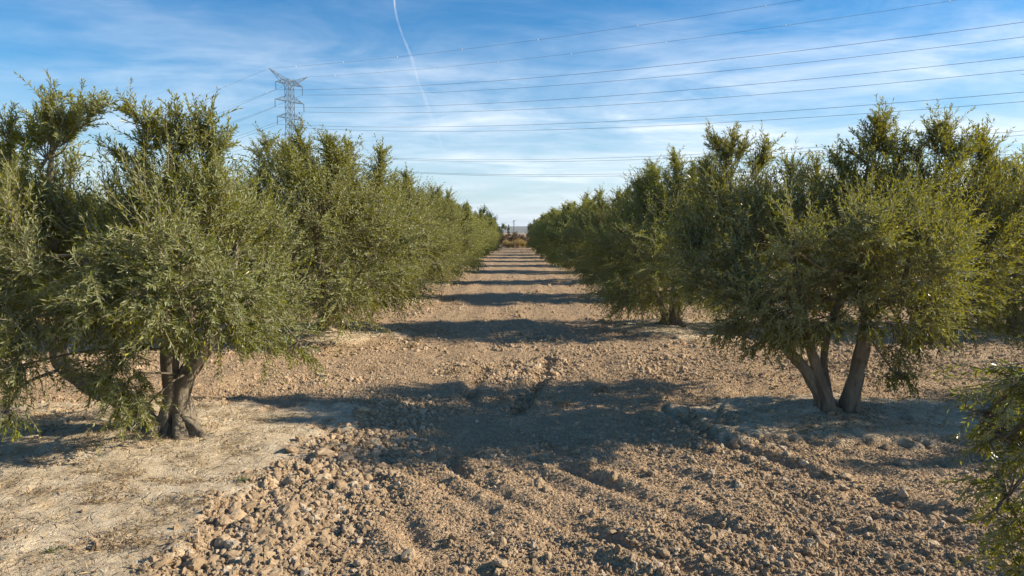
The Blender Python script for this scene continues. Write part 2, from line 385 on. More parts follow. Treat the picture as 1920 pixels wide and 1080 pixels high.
clods = link('small_clods', me); tag(clods, 'countless small earth clods and pebbles scattered over the ploughed soil of the alley', 'soil clods', kind='stuff')
ng = bpy.data.node_groups.new('small_clods', 'GeometryNodeTree')
ng.interface.new_socket('Geometry', in_out='INPUT', socket_type='NodeSocketGeometry'); ng.interface.new_socket('Geometry', in_out='OUTPUT', socket_type='NodeSocketGeometry')
gi = ng.nodes.new('NodeGroupInput'); go = ng.nodes.new('NodeGroupOutput'); gl = ng.links.new
gti = ng.nodes.new('GeometryNodeGeometryToInstance')
for k in range(6):
    ic = ng.nodes.new('GeometryNodeMeshIcoSphere'); ic.inputs['Subdivisions'].default_value = 3 if k < 3 else 2; ic.inputs['Radius'].default_value = 1
    setp = ng.nodes.new('GeometryNodeSetPosition'); no = ng.nodes.new('ShaderNodeTexNoise'); no.noise_dimensions = '4D'
    no.inputs['W'].default_value = k * 7.3; no.inputs['Scale'].default_value = 1.1; no.inputs['Detail'].default_value = 2.5
    po = ng.nodes.new('GeometryNodeInputPosition'); ma = ng.nodes.new('ShaderNodeMath'); ma.operation = 'MULTIPLY_ADD'; ma.inputs[1].default_value = 2.2; ma.inputs[2].default_value = -0.1
    gl(no.outputs[0], ma.inputs[0]); sc_ = ng.nodes.new('ShaderNodeVectorMath'); sc_.operation = 'SCALE'
    gl(po.outputs[0], sc_.inputs[0]); gl(ma.outputs[0], sc_.inputs['Scale']); gl(ic.outputs['Mesh'], setp.inputs['Geometry']); gl(sc_.outputs[0], setp.inputs['Position'])
    gl(setp.outputs[0], gti.inputs[0])
iop = ng.nodes.new('GeometryNodeInstanceOnPoints'); iop.inputs['Pick Instance'].default_value = True
ri = ng.nodes.new('FunctionNodeRandomValue'); ri.data_type = 'INT'; ri.inputs[4].default_value = 0; ri.inputs[5].default_value = 5
def named(nm):
    n = ng.nodes.new('GeometryNodeInputNamedAttribute'); n.data_type = 'FLOAT_VECTOR'; n.inputs[0].default_value = nm; return n.outputs[0]
gl(gi.outputs[0], iop.inputs['Points']); gl(gti.outputs[0], iop.inputs['Instance']); gl(ri.outputs[2], iop.inputs['Instance Index'])
e2r = ng.nodes.new('FunctionNodeEulerToRotation'); gl(named('turn'), e2r.inputs[0]); gl(e2r.outputs[0], iop.inputs['Rotation']); gl(named('size'), iop.inputs['Scale'])
sm = ng.nodes.new('GeometryNodeSetMaterial'); sm.inputs['Material'].default_value = M_CLOD
gl(iop.outputs[0], sm.inputs[0]); gl(sm.outputs[0], go.inputs[0])
md = clods.modifiers.new('clods', 'NODES'); md.node_group = ng

# ------------------------------------------------------------------ tubes
def tube(path, rad, sides=6, gnarl=0.0, flare=0.0, seed=0.0, cap=True):
    path = np.asarray(path, float); n = len(path); rad = np.broadcast_to(rad, n).astype(float)
    tg = nrm(np.gradient(path, axis=0)); ref = np.array([0.3, 1, 0.1]) if abs(tg[0, 1]) < 0.8 else np.array([1, 0.1, 0.2])
    u = nrm(np.cross(tg, ref)); v = np.cross(tg, u)
    th = np.linspace(0, 2 * np.pi, sides, endpoint=False)
    ring = np.cos(th)[None, :, None] * u[:, None] + np.sin(th)[None, :, None] * v[:, None]
    rr = np.repeat(rad[:, None], sides, 1)
    if gnarl:
        ln = np.concatenate([[0], np.cumsum(np.linalg.norm(np.diff(path, axis=0), axis=1))])
        q = np.stack([np.cos(th)[None] * 1.6 + 0 * ln[:, None], np.sin(th)[None] * 1.6 + 0 * ln[:, None], (ln * 2.2)[:, None] + 0 * th[None]], -1).reshape(-1, 3)
        tw = th[None] + ln[:, None] * 1.5
        q2 = np.stack([np.cos(tw) * 3, np.sin(tw) * 3, ln[:, None] * 1.5 + 0 * tw], -1).reshape(-1, 3)
        g = (n3(q + seed) - 0.5) * 1.1 + (n3(q2 + seed * 2 + 11) - 0.5) * 0.8 + (n3(q * 2.6 + seed + 30) - 0.5) * 0.45
        rr = rr * (1 + gnarl * g.reshape(n, sides))
        if flare:
            rr = rr * (1 + flare * np.exp(-ln / 0.13)[:, None] * (0.55 + 0.6 * np.cos(th * 4 + seed)[None] + 0.4 * np.cos(th * 3 + 1)[None]).clip(0))
    V = (path[:, None] + ring * rr[..., None]).reshape(-1, 3)
    i = np.arange(n - 1)[:, None] * sides; j = np.arange(sides)[None]; j2 = (j + 1) % sides
    F = np.stack([i + j, i + j2, i + sides + j2, i + sides + j], -1).reshape(-1, 4)
    return V, F
def smooth_path(pts, rad, step=0.05):
    pts = np.asarray(pts, float); rad = np.asarray(rad, float); n = len(pts)
    m_ = np.zeros_like(pts); m_[1:-1] = (pts[2:] - pts[:-2]) / 2; m_[0] = pts[1] - pts[0]; m_[-1] = pts[-1] - pts[-2]
    P_, R_ = [], []
    for i in range(n - 1):
        k = max(2, int(np.linalg.norm(pts[i + 1] - pts[i]) / step)); t = np.linspace(0, 1, k, endpoint=False)[:, None]
        P_.append((2 * t**3 - 3 * t**2 + 1) * pts[i] + (t**3 - 2 * t**2 + t) * m_[i] + (-2 * t**3 + 3 * t**2) * pts[i + 1] + (t**3 - t**2) * m_[i + 1])
        R_.append(rad[i] * (1 - t[:, 0]) + rad[i + 1] * t[:, 0])
    return np.concatenate(P_ + [pts[-1:]]), np.concatenate(R_ + [rad[-1:]])
class Geo:
    def __init__(s): s.V, s.F, s.n = [], [], 0
    def add(s, V, F): s.V.append(V); s.F.append(F + s.n); s.n += len(V)
    def mesh(s, name, mat, smooth=True): return mesh_np(name, np.concatenate(s.V), [np.concatenate(s.F)], [mat], smooth=smooth)

# ------------------------------------------------------------------ trees
def leafy(B, D, Ln, bend, nodes, lL, lW, rng):
    """leaves and stems along curved shoots; returns leaf verts, stem verts, stem faces"""
    n = len(B)
    t = (np.arange(nodes) + 0.8) / nodes
    pos = B[:, None] + D[:, None] * (Ln[:, None] * t[None])[..., None] + bend[:, None] * ((t[None] ** 2) * Ln[:, None])[..., None]
    tan = nrm(D[:, None] + 2 * bend[:, None] * t[None, :, None])
    ref = nrm(rng.normal(size=(n, 1, 3))); u = nrm(np.cross(tan, ref)); v = np.cross(tan, u)
    out = []
    for opp in (0, 1):
        ph = np.arange(nodes)[None] * (np.pi / 2) + opp * np.pi + rng.normal(0, 0.35, (n, nodes))
        side = np.cos(ph)[..., None] * u + np.sin(ph)[..., None] * v
        ang = rng.normal(0.80, 0.30, (n, nodes)) * (1.15 - 0.45 * t[None])
        ld = nrm(tan * np.cos(ang)[..., None] + side * np.sin(ang)[..., None] + rng.normal(0, 0.10, (n, nodes, 3)))
        nn = nrm(tan - ld * (tan * ld).sum(-1, keepdims=True) + rng.normal(0, 0.25, (n, nodes, 3)))
        wd = nrm(np.cross(ld, nn)); nn = np.cross(wd, ld)
        l = (lL * rng.uniform(0.65, 1.2, (n, nodes)) * np.sin(np.pi * (0.18 + 0.70 * t))[None] ** 0.4)[..., None]; w = (lW * rng.uniform(0.75, 1.2, (n, nodes)))[..., None]
        p0 = pos; p1 = pos + ld * l * 0.48 + wd * w * 0.5 + nn * w * 0.12; p3 = pos + ld * l * 0.48 - wd * w * 0.5 + nn * w * 0.12
        p2 = pos + ld * l - nn * l * rng.uniform(-0.02, 0.16, (n, nodes, 1))
        q = np.stack([p0, p3, p2, p1], 2)
        keep = rng.random((n, nodes)) < 0.9
        out.append(q[keep].reshape(-1, 3))
    return np.concatenate(out)
def stems(B, D, Ln, bend, r):
    ts = np.array([0, 0.35, 0.7, 1.0]); n = len(B)
    pos = B[:, None] + D[:, None] * (Ln[:, None] * ts[None])[..., None] + bend[:, None] * ((ts[None] ** 2) * Ln[:, None])[..., None]
    u = nrm(np.cross(D, np.array([0.31, 0.2, 0.93]))); v = np.cross(D, u)
    th = np.array([0, 2.094, 4.189]); rr = r * np.array([1, 0.8, 0.55, 0.25])
    ring = np.cos(th)[None, :, None] * u[:, None] + np.sin(th)[None, :, None] * v[:, None]
    V = (pos[:, :, None] + ring[:, None] * rr[None, :, None, None]).reshape(-1, 3)
    f = []
    for i in range(3):
        for j in range(3): f.append([i * 3 + j, i * 3 + (j + 1) % 3, i * 3 + 3 + (j + 1) % 3, i * 3 + 3 + j])
    F = (np.arange(n)[:, None, None] * 12 + np.array(f)[None]).reshape(-1, 4)
    return V, F

def make_tree(seed, limbs, blobs, leaders, n_shoots, lL, lW, nodes, slen=0.42, stem=True, leaf=M_LEAF, sub=9, centre=None, zlow=1.3, step=0.05, wind=0.0):
    """limbs: (points, radii, flare); blobs: (centre, radius xyz, weight, droop 0..1); leaders: tip points.  Local coordinates."""
    rng = np.random.default_rng(seed); g = Geo()
    anchors = []; 
    for i, (pts, rad, fl) in enumerate(limbs):
        p, r = smooth_path(pts, rad, step); big_ = max(rad) > 0.04
        wob = np.stack([n3(p * 2.3 + seed + i * 3 + 31 * k) - 0.5 for k in range(3)], -1) * 0.07
        p = p + wob * sstep(0, 0.4, p[:, 2:3] - p[0, 2])
        g.add(*tube(p, r, 20 if big_ else 7, 0.62 if big_ else 0.25, fl, seed + i * 1.7))
        k = len(p) // 3; p = p[k:]; anchors.append(p[p[:, 2] > min(.45, limbs[0][0][-1][2] * .5)])
    anchors = np.concatenate(anchors)
    cen = np.array(centre if centre is not None else (0, 0, zlow))
    wts = np.array([b[2] * (b[1][0] * b[1][1] * b[1][2]) ** (2 / 3) for b in blobs]); wts = wts / wts.sum()
    Bs, Ds, Ls, Be = [], [], [], []
    tw = Geo()
    def shoots_from(P_, dirs, up, n, ln):
        D = nrm(dirs + up * np.array([0, 0, 1]) + rng.normal(0, 0.55, (n, 3)) + np.array([-wind, 0, 0]))
        Ln = ln * rng.uniform(0.55, 1.3, n); Bs.append(P_); Ds.append(D); Ls.append(Ln)
        be = np.zeros((n, 3)); be[:, 2] = up * 0.25 + rng.normal(0, 0.14, n); be[:, :2] = rng.normal(0, 0.17, (n, 2)); Be.append(be)
    for bi, (c, rb, w, droop) in enumerate(blobs):
        c = np.array(c, float); rb = np.array(rb, float)
        d = np.linalg.norm((anchors - c) * np.array([1, 1, 0.7]), axis=1) + np.maximum(anchors[:, 2] - c[2] - 0.1, 0) * 1.0
        a0 = anchors[np.argmin(d)]
        if np.linalg.norm(a0 - c) > 0.12:
            mid = (a0 + c) / 2 + rng.normal(0, 0.07, 3) + np.array([0, 0, 0.12 if droop > 0.5 else -0.04])
            r0 = 0.008 + 0.008 * np.linalg.norm(c - a0)
            p, r = smooth_path([a0, mid, c], [r0, r0 * 0.75, 0.009], 0.08); g.add(*tube(p, r, 6, 0.2, 0, bi))
        v = nrm(rng.normal(size=(sub, 3))) * rb * rng.uniform(0.55, 0.98, (sub, 1))
        out0 = nrm((c - cen) * np.array([1, 1, 0.4]))
        v = v + out0 * rb * 0.12; tips = c + v
        for tp in tips:
            m_ = (c + tp) / 2 + rng.normal(0, 0.04, 3); p, r = smooth_path([c, m_, tp], [0.009, 0.006, 0.003], 0.12); g.add(*tube(p, r, 4))
        ns = max(4, int(n_shoots * wts[bi])); k = rng.integers(0, sub, ns); t = rng.uniform(0.15, 1.0, ns)[:, None] ** 0.7
        P_ = c + (tips[k] - c) * t + rng.normal(0, 0.05, (ns, 3)) * rb / 0.5
        up = 0.85 * (1 - droop) - 0.75 * droop
        outd = nrm((P_ - c) / rb + out0 * 0.5) * 0.8
        shoots_from(P_, outd, up, ns, slen * float(np.clip(rb.mean() / .42, .45, 1.0)))
    for tip in leaders:
        tip, base = np.array(tip[:3], float), None
        bl = min(blobs, key=lambda b: np.linalg.norm((np.array(b[0]) - tip) * np.array([1.6, 1.6, 1])))
        base = np.array(bl[0], float); m_ = (base + tip) / 2 + (tip - base)[[0, 1, 2]] * np.array([0.16, 0.16, -0.02]) * 0 + rng.normal(0, 0.03, 3)
        p, r = smooth_path([base, m_, tip], [0.009, 0.006, 0.0025], 0.06); g.add(*tube(p, r, 4))
        Lt = np.linalg.norm(tip - base); ns = int(26 * Lt / 0.6 * (n_shoots / 3600) ** 0.5); t = rng.uniform(0.3, 0.97, ns)
        P_ = base + (tip - base) * t[:, None]; dd = nrm(tip - base)
        dirs = dd * 0.8 + nrm(rng.normal(size=(ns, 3))) * 0.45 * (1.25 - t[:, None])
        shoots_from(P_, dirs, 0.35, ns, slen * 0.60)
        shoots_from(np.repeat((tip - dd * 0.16)[None], 2, 0), np.repeat(dd[None], 2, 0) * 3, 0.1, 2, slen * 0.45)
    B, D, Ln, be = map(np.concatenate, (Bs, Ds, Ls, Be))
    lv = leafy(B, D, Ln, be, nodes, lL, lW, rng)
    lf = np.arange(len(lv)).reshape(-1, 4)
    V, F = lv, lf; mi = np.zeros(len(lf), int)
    if stem:
        sv, sf = stems(B, D, Ln, be, 0.0032 * (lL / 0.065))
        V = np.concatenate([lv, sv]); F = np.concatenate([lf, sf + len(lv)]); mi = np.concatenate([mi, np.ones(len(sf), int)])
    crown = mesh_np('crown', V, [F], [leaf, M_TWIG], mi)
    print('tree', seed, 'leaves', len(lf), 'wood', sum(len(f) for f in g.F))
    return g.mesh('trunk', M_BARK), crown
def plant(name, meshes, loc, label, cat, group, rz=0, sc=(1, 1, 1)):
    o = empty(name, loc); tag(o, label, cat, group); o.rotation_euler = (.05 * math.sin(rz * 5), .05 * math.cos(rz * 7), rz) if rz else (0, 0, 0); o.scale = sc
    link('trunk', meshes[0], o); link('crown', meshes[1], o); return o
GZ = lambda x, y: float(height(np.array([x]), np.array([y]))[0])
GROUP = 'olive trees planted in rows across the orchard'

# --- nearest left tree
bx, by = LX + 0.12, 7.1; bz = GZ(bx, by); O = np.array([bx, by, bz])
def lp(px, py, dY=0.0): return at(px, py, by + dY) - O
limbs = [
    ([lp(345, 832), lp(341, 790), lp(340, 745), lp(352, 700, .02), lp(378, 655, .05), lp(405, 600, .1), lp(425, 530, .2), lp(440, 450, .3)], [.125, .10, .088, .088, .088, .075, .055, .03], 1.3),
    ([lp(305, 835, -.05), lp(314, 785), lp(319, 735), lp(316, 690), lp(322, 650), lp(335, 590), lp(345, 520, -.1), lp(338, 440, -.1), lp(325, 350, 0), lp(318, 280)], [.12, .095, .082, .078, .078, .066, .055, .038, .022, .012], 1.2),
    ([lp(265, 842, -.1), lp(268, 815, -.08), lp(262, 790, -.05)], [.13, .085, .03], .9),
    ([lp(290, 815), lp(240, 760, .1), lp(175, 728, .25), lp(125, 690, .35), lp(112, 655, .4), lp(120, 600, .4), lp(105, 520, .3), lp(90, 420, .2), lp(95, 300, .1), lp(95, 220)], [.10, .10, .095, .095, .085, .07, .055, .04, .022, .010], .3),
    ([lp(342, 780, -.02), lp(365, 806, -.10), lp(380, 824, -.18), lp(392, 836, -.22)], [.075, .07, .05, .02], 0),
    ([lp(338, 785, -.05), lp(336, 818, -.22), lp(330, 840, -.32), lp(322, 850, -.38)], [.07, .07, .045, .02], 0),
    ([lp(300, 790, -.05), lp(285, 822, -.22), lp(280, 845, -.30), lp(270, 856, -.34)], [.09, .085, .06, .02], 0),
    ([lp(275, 795, -.02), lp(252, 822, -.14), lp(240, 842, -.18), lp(225, 852, -.2)], [.09, .085, .06, .02], 0),
    ([lp(318, 800, -.1), lp(308, 830, -.26), lp(305, 850, -.34)], [.06, .06, .03], 0),
    ([lp(325, 640), lp(260, 590, -.3), lp(200, 540, -.6), lp(150, 480, -.7)], [.05, .045, .035, .02], 0),
    ([lp(345, 560), lp(372, 517, .2), lp(410, 500, .5), lp(450, 470, .9)], [.06, .05, .04, .02], 0),
]
s = 1 / 180
def bl(px, py, rp, dY=0, w=1, droop=0, f=lp, s=s):
    if py < 420: py = py + 50 * min(1, (420 - py) / 120); w = w * (.5 if py < 370 else .8)
    return (f(px, py, dY), (rp * s, rp * s * 1.05, rp * s * (1.15 if droop < .5 else .9)), w, droop)
blobs = [bl(20, 300, 60, .1), bl(85, 250, 38, 0, .55), bl(110, 300, 55, .3, .75), bl(20, 400, 85, -.2, .9), bl(115, 390, 75, .1), bl(30, 500, 95, -.6, .9, .4), bl(130, 500, 85, .3, 1, .3),
         bl(40, 600, 80, -.8, .9, .8), bl(150, 580, 70, -.5, .8, .8), bl(15, 690, 55, -1.0, .8, .9), bl(10, 770, 35, -1.1, .6, 1), bl(-70, 450, 100, 0, .8), bl(-80, 620, 90, .2, .8, .7), bl(60, 440, 90, .8, .8), bl(80, 560, 80, .9, .8, .6),
         bl(330, 255, 42, 0, .7), bl(385, 270, 38, .1, .6), bl(288, 300, 32, -.1, .5), bl(330, 330, 65, .1, .9), bl(262, 385, 36, .3, .5), bl(385, 350, 50, -.2, .7), bl(330, 410, 85, -.3), bl(240, 450, 80, .2), bl(400, 440, 80, .3),
         bl(330, 500, 95, -.7, 1, .5), bl(230, 530, 85, -.6, 1, .7), bl(420, 530, 90, -.2, 1, .5), bl(200, 600, 70, -.4, .9, .8), bl(310, 560, 60, -.8, .8, .8), bl(375, 605, 40, -.7, .8, 1), bl(330, 620, 32, -.7, .6, 1), bl(430, 585, 60, -.5, .9, .8), bl(480, 560, 80, .3, .9, .6), bl(500, 640, 50, .1, .5, 1), bl(560, 640, 45, -.3, .35, 1), bl(440, 640, 40, -.5, .5, 1),
         bl(220, 680, 50, -.6, .9, .9), bl(235, 740, 50, -.6, .9, 1), bl(190, 700, 45, -.4, .7, 1), bl(258, 775, 22, -.65, .5, 1), bl(170, 440, 70, .5, .8), bl(500, 470, 75, .9, .8), bl(320, 470, 80, 1.1, .9), bl(200, 480, 80, 1.2, .8), bl(420, 380, 60, .9, .7)]
leaders = [lp(q[0], q[1] + 26, *q[2:]) for q in [(95, 152), (80, 190), (115, 195), (150, 172, .1), (185, 172, -.1), (15, 205), (40, 235), (65, 215, .2), (240, 176), (262, 235), (330, 186), (310, 215), (372, 198), (350, 225, .2), (390, 195), (425, 240, .1), (395, 262), (290, 205, -.1), (415, 300), (220, 265), (-30, 220), (130, 230), (355, 240), (400, 235)]]
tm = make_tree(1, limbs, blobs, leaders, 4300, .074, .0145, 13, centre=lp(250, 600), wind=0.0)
plant('olive_tree', tm, O, 'large olive tree with a twisted double trunk on pale soil, nearest on the left', 'olive tree', GROUP)

# --- nearest right tree
bx, by = RX + 0.05, 7.95; bz = GZ(bx, by); O = np.array([bx, by, bz]); s = 1 / 161
limbs = [
    ([lp(1532, 792), lp(1536, 760), lp(1528, 725), lp(1508, 690), lp(1475, 655), lp(1440, 615, .1), (lp(1410, 540, .3)), lp(1385, 450, .5), lp(1370, 340, .8)], [.10, .072, .070, .068, .066, .056, .045, .032, .014], 1.0),
    ([lp(1552, 795, -.1), lp(1550, 760, -.08), lp(1540, 720, -.05), lp(1528, 680), lp(1515, 640), lp(1500, 580), lp(1490, 480, .1), lp(1480, 380, .3)], [.105, .070, .062, .058, .056, .048, .035, .014], .9),
    ([lp(1566, 790, .1), lp(1560, 750, .1), lp(1550, 715, .12), lp(1543, 680, .15), lp(1560, 600, .3), lp(1600, 500, .3), lp(1615, 380, .2), lp(1630, 290)], [.08, .048, .044, .042, .04, .035, .025, .012], .6),
    ([lp(1590, 795), lp(1587, 762), lp(1597, 720), lp(1610, 675), lp(1620, 630), lp(1628, 590), lp(1665, 565, .1), lp(1710, 555, .2), lp(1775, 548, .3), lp(1850, 530, .3), lp(1930, 505, .3)], [.13, .088, .084, .080, .074, .066, .06, .055, .045, .035, .02], 1.0),
    ([lp(1605, 792, -.05), lp(1603, 765, -.03), lp(1604, 735), lp(1612, 700)], [.075, .045, .04, .035], .5),
    ([lp(1690, 570, .15), lp(1700, 480), lp(1712, 400, -.1), lp(1730, 300)], [.045, .03, .02, .01], 0),
    ([lp(1770, 550, .25), lp(1780, 450, .3), lp(1800, 360, .3), lp(1830, 300, .2)], [.04, .03, .02, .01], 0),
    ([lp(1625, 600), lp(1600, 520, -.5), lp(1640, 430, -.6)], [.045, .03, .015], 0)]
blobs = [bl(1370, 285, 42, 1.2, .8, 0), bl(1335, 320, 42, 1.1, .7), bl(1395, 320, 45, 1.0, .8), bl(1350, 380, 65, .9), bl(1430, 370, 50, .7, .8), bl(1480, 345, 45, .6, .7), bl(1530, 350, 40, .5, .5), bl(1330, 450, 75, .6), bl(1430, 450, 80, .2),
         bl(1390, 530, 85, 0, 1, .4), bl(1500, 440, 75, .1, .8), bl(1320, 520, 60, .3, .8, .4), bl(1460, 560, 75, -.3, .9, .7), bl(1380, 600, 50, -.1, .8, .9), bl(1480, 620, 45, -.2, .7, 1), bl(1530, 520, 75, .6, .8, .4),
         bl(1640, 270, 36, 0, .7), bl(1610, 310, 40, .1, .6), bl(1660, 320, 45, .1, .7), bl(1590, 360, 60, 0, .8), bl(1690, 360, 65, .3, .8), bl(1770, 275, 38, 0, .7), bl(1750, 310, 45, -.1, .7), bl(1730, 390, 70, -.3, .9), bl(1840, 290, 40, .2, .7), bl(1800, 330, 50, 0, .7), bl(1830, 380, 70, .1, .9), bl(1890, 340, 50, .4, .8),
         bl(1560, 430, 70, .2, .8), bl(1620, 450, 85, -.5, .9, .3), bl(1560, 560, 60, .7, .7, .6), bl(1640, 420, 62, -1.15, .7, .2), bl(1490, 470, 58, -1.0, .7, .3), bl(1750, 490, 70, -1.1, .7, .3), bl(1420, 440, 75, 1.6, .9), bl(1560, 400, 75, 1.7, .9), bl(1700, 400, 75, 1.8, .9), bl(1820, 420, 75, 1.7, .9), bl(1500, 500, 60, 1.6, .8, .4), bl(1660, 500, 60, 1.7, .8, .4), bl(1600, 460, 60, 1.2, .8, .3), bl(1545, 520, 60, -.4, .9, .5), bl(1560, 600, 42, -.5, .9, 1), bl(1625, 590, 42, -.55, .9, 1), bl(1500, 625, 36, -.45, .7, 1), bl(1440, 640, 34, -.3, .6, 1), bl(1610, 540, 50, -.5, .9, .7), bl(1480, 580, 60, -.5, .8, .8), bl(1730, 470, 90, -.5, .9, .3), bl(1840, 470, 90, 0, .9, .3), bl(1700, 560, 75, -.4, .8, .7), bl(1790, 570, 70, .1, .9, .7), bl(1650, 540, 55, .4, .6, .6), bl(1690, 640, 50, .1, .9, .9), bl(1680, 705, 34, 0, .8, 1), bl(1720, 620, 45, .3, .7, 1), bl(1950, 420, 90, 0, .8), bl(1920, 560, 75, .3, .7, .8), bl(1860, 600, 50, .5, .4, 1), bl(1830, 520, 60, .8, .8, .5), bl(1420, 480, 75, 1.2, .9), bl(1500, 540, 60, 1.0, .7, .5), bl(1750, 440, 80, 1.0, .9), bl(1640, 400, 70, 1.0, .8)]
leaders = [lp(q[0], q[1] + 26, *q[2:]) for q in [(1372, 228, 1.2), (1338, 240, 1.2), (1355, 255, 1.1), (1395, 245, 1.1), (1320, 290, 1.1), (1438, 247, .9), (1425, 275, .9), (1482, 285, .7), (1505, 305, .5), (1530, 290, .5), (1642, 207, 0), (1655, 203, .1), (1625, 235), (1668, 245), (1600, 265), (1565, 275, .1), (1765, 212), (1775, 225, .1), (1745, 228), (1715, 255), (1795, 255), (1832, 240, .1), (1848, 246, .2), (1815, 265), (1870, 285, .2), (1905, 290, .3), (1690, 260, .2), (1580, 300)]]
limbs = [(a_, [q * .86 for q in b_], c_) for a_, b_, c_ in limbs]
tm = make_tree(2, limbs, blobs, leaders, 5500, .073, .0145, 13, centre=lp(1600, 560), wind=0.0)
plant('olive_tree', tm, O, 'large olive tree with four bare stems fanning out, nearest on the right of the alley', 'olive tree', GROUP)

# --- generic trees
def generic(seed, n_shoots, lL, lW, nodes, stem=True, sub=9, H=4.0, RR=1.15, low=1.0, slen=0.5, nl=16):
    r_ = np.random.default_rng(seed + 100); limbs, blobs, leaders = [], [], []
    for k in range(r_.integers(3, 5)):
        a = k * 2.1 + r_.uniform(0, .8); d = np.array([math.cos(a), math.sin(a), 0])
        b0 = d * .12; limbs.append(([b0 + [0, 0, -.03], b0 + [0, 0, .15], b0 + d * .10 + [0, 0, .5], b0 + d * .38 + [0, 0, 1.0], b0 + d * .65 + [0, 0, 1.7], b0 + d * .75 + [0, 0, 2.6]], [.12, .085, .075, .06, .045, .02], 1.0))
    for k in range(12):
        a = k * .5236 + r_.uniform(-.2, .2); q = r_.uniform(.8, 1.2) * RR
        blobs.append(((math.cos(a) * q, math.sin(a) * q, low + r_.uniform(0, .5)), (.60, .60, .52), 1.0, .85))
    for k in range(8):
        a = k * .785 + r_.uniform(-.2, .2); q = r_.uniform(.85, 1.15) * RR
        blobs.append(((math.cos(a) * q, math.sin(a) * q, 1.9 + r_.uniform(-.2, .3)), (.66, .66, .62), 1, .3))
    for k in range(4):
        blobs.append(((r_.normal(0, .3), r_.normal(0, .3), 1.6 + .35 * k), (.6, .6, .6), .8, .3))
    for k in range(5):
        a = k * 1.257; blobs.append(((math.cos(a) * .6, math.sin(a) * .6, H - 1.5), (.6, .6, .5), .8, .1))
    for k in range(9):
        a = k * .698 + r_.uniform(-.3, .3); q = r_.uniform(.3, .95) * RR; z = H - 1.15 + r_.uniform(-.25, .25)
        blobs.append(((math.cos(a) * q, math.sin(a) * q, z - .2), (.52, .52, .55), 1.0, 0))
        for _ in range(2): leaders.append((math.cos(a) * q * 1.05 + r_.normal(0, .15), math.sin(a) * q * 1.05 + r_.normal(0, .15), z + r_.uniform(.55, 1.1)))
    return make_tree(seed, limbs, blobs, leaders[:nl], n_shoots, lL, lW, nodes, slen=slen, stem=stem, sub=sub, step=0.09)
mid = [generic(13, 4200, .078, .020, 11, H=4.2, low=.8, RR=1.05), generic(11, 4600, .078, .020, 11, H=4.1, low=.72), generic(12, 4600, .078, .020, 11, H=3.9, low=.72)]
far = [generic(23, 2300, .12, .036, 9, stem=False, sub=5, H=4.25, low=.8, RR=1.05), generic(21, 2300, .12, .036, 9, stem=False, sub=5, H=4.0, low=.72), generic(22, 2300, .12, .036, 9, stem=False, sub=5, H=4.1, low=.72)]
ORD = ['first', 'second', 'third', 'fourth', 'fifth', 'sixth', 'seventh', 'eighth', 'ninth', 'tenth', 'eleventh', 'last']
rt = np.random.default_rng(77)
hl = {1: 1.03, 2: .97, 3: .97}; hr = {1: .92, 2: .95, 3: .90}
for side, X0, yl, hh in (('left', LX, left_y, hl), ('right', RX, right_y, hr)):
    for j in range(1, 12):
        tmv = (mid if j < 4 else far)[(j + (side == 'left')) % 3]
        h = hh.get(j, .93) * rt.uniform(.97, 1.03); w_ = rt.uniform(.97, 1.08) * {('left', 1): 1.22, ('left', 2): 1.18, ('left', 3): 1.12}.get((side, j), 1.14 if j > 5 else 1.06 if side == 'left' else 1.0)
        x, y = X0 + rt.uniform(-.15, .15), yl[j]
        look = {1: 'tall full' if side == 'left' else 'dark dense', 2: 'wide bushy' if side == 'left' else 'round bushy'}.get(j, 'bushy')
        nm = ORD[j] + (' and farthest' if j == 11 else '')
        plant('olive_tree', tmv, (x, y, GZ(x, y) - .02), f'{look} olive tree, {nm} from the camera along the {side} side of the alley' if j < 11 else f'farthest olive tree of the row lining the alley on the {side}', 'olive tree', GROUP, rt.uniform(0, 6.28), (w_, w_, h))
for (x, y, side, k, j) in outer:
    tmv = (mid if (k == 1 and j < 2) else far)[rt.integers(0, 3)]; w_ = rt.uniform(.95, 1.1)
    x += rt.uniform(-.2, .2)
    plant('olive_tree', tmv, (x, y, GZ(x, y) - .02), f'olive tree deep in the orchard, {ORD[j]} one back in the {ORD[k]} outer row {side}', 'olive tree', GROUP, rt.uniform(0, 6.28), (w_, w_, rt.uniform(.92, 1.06)))

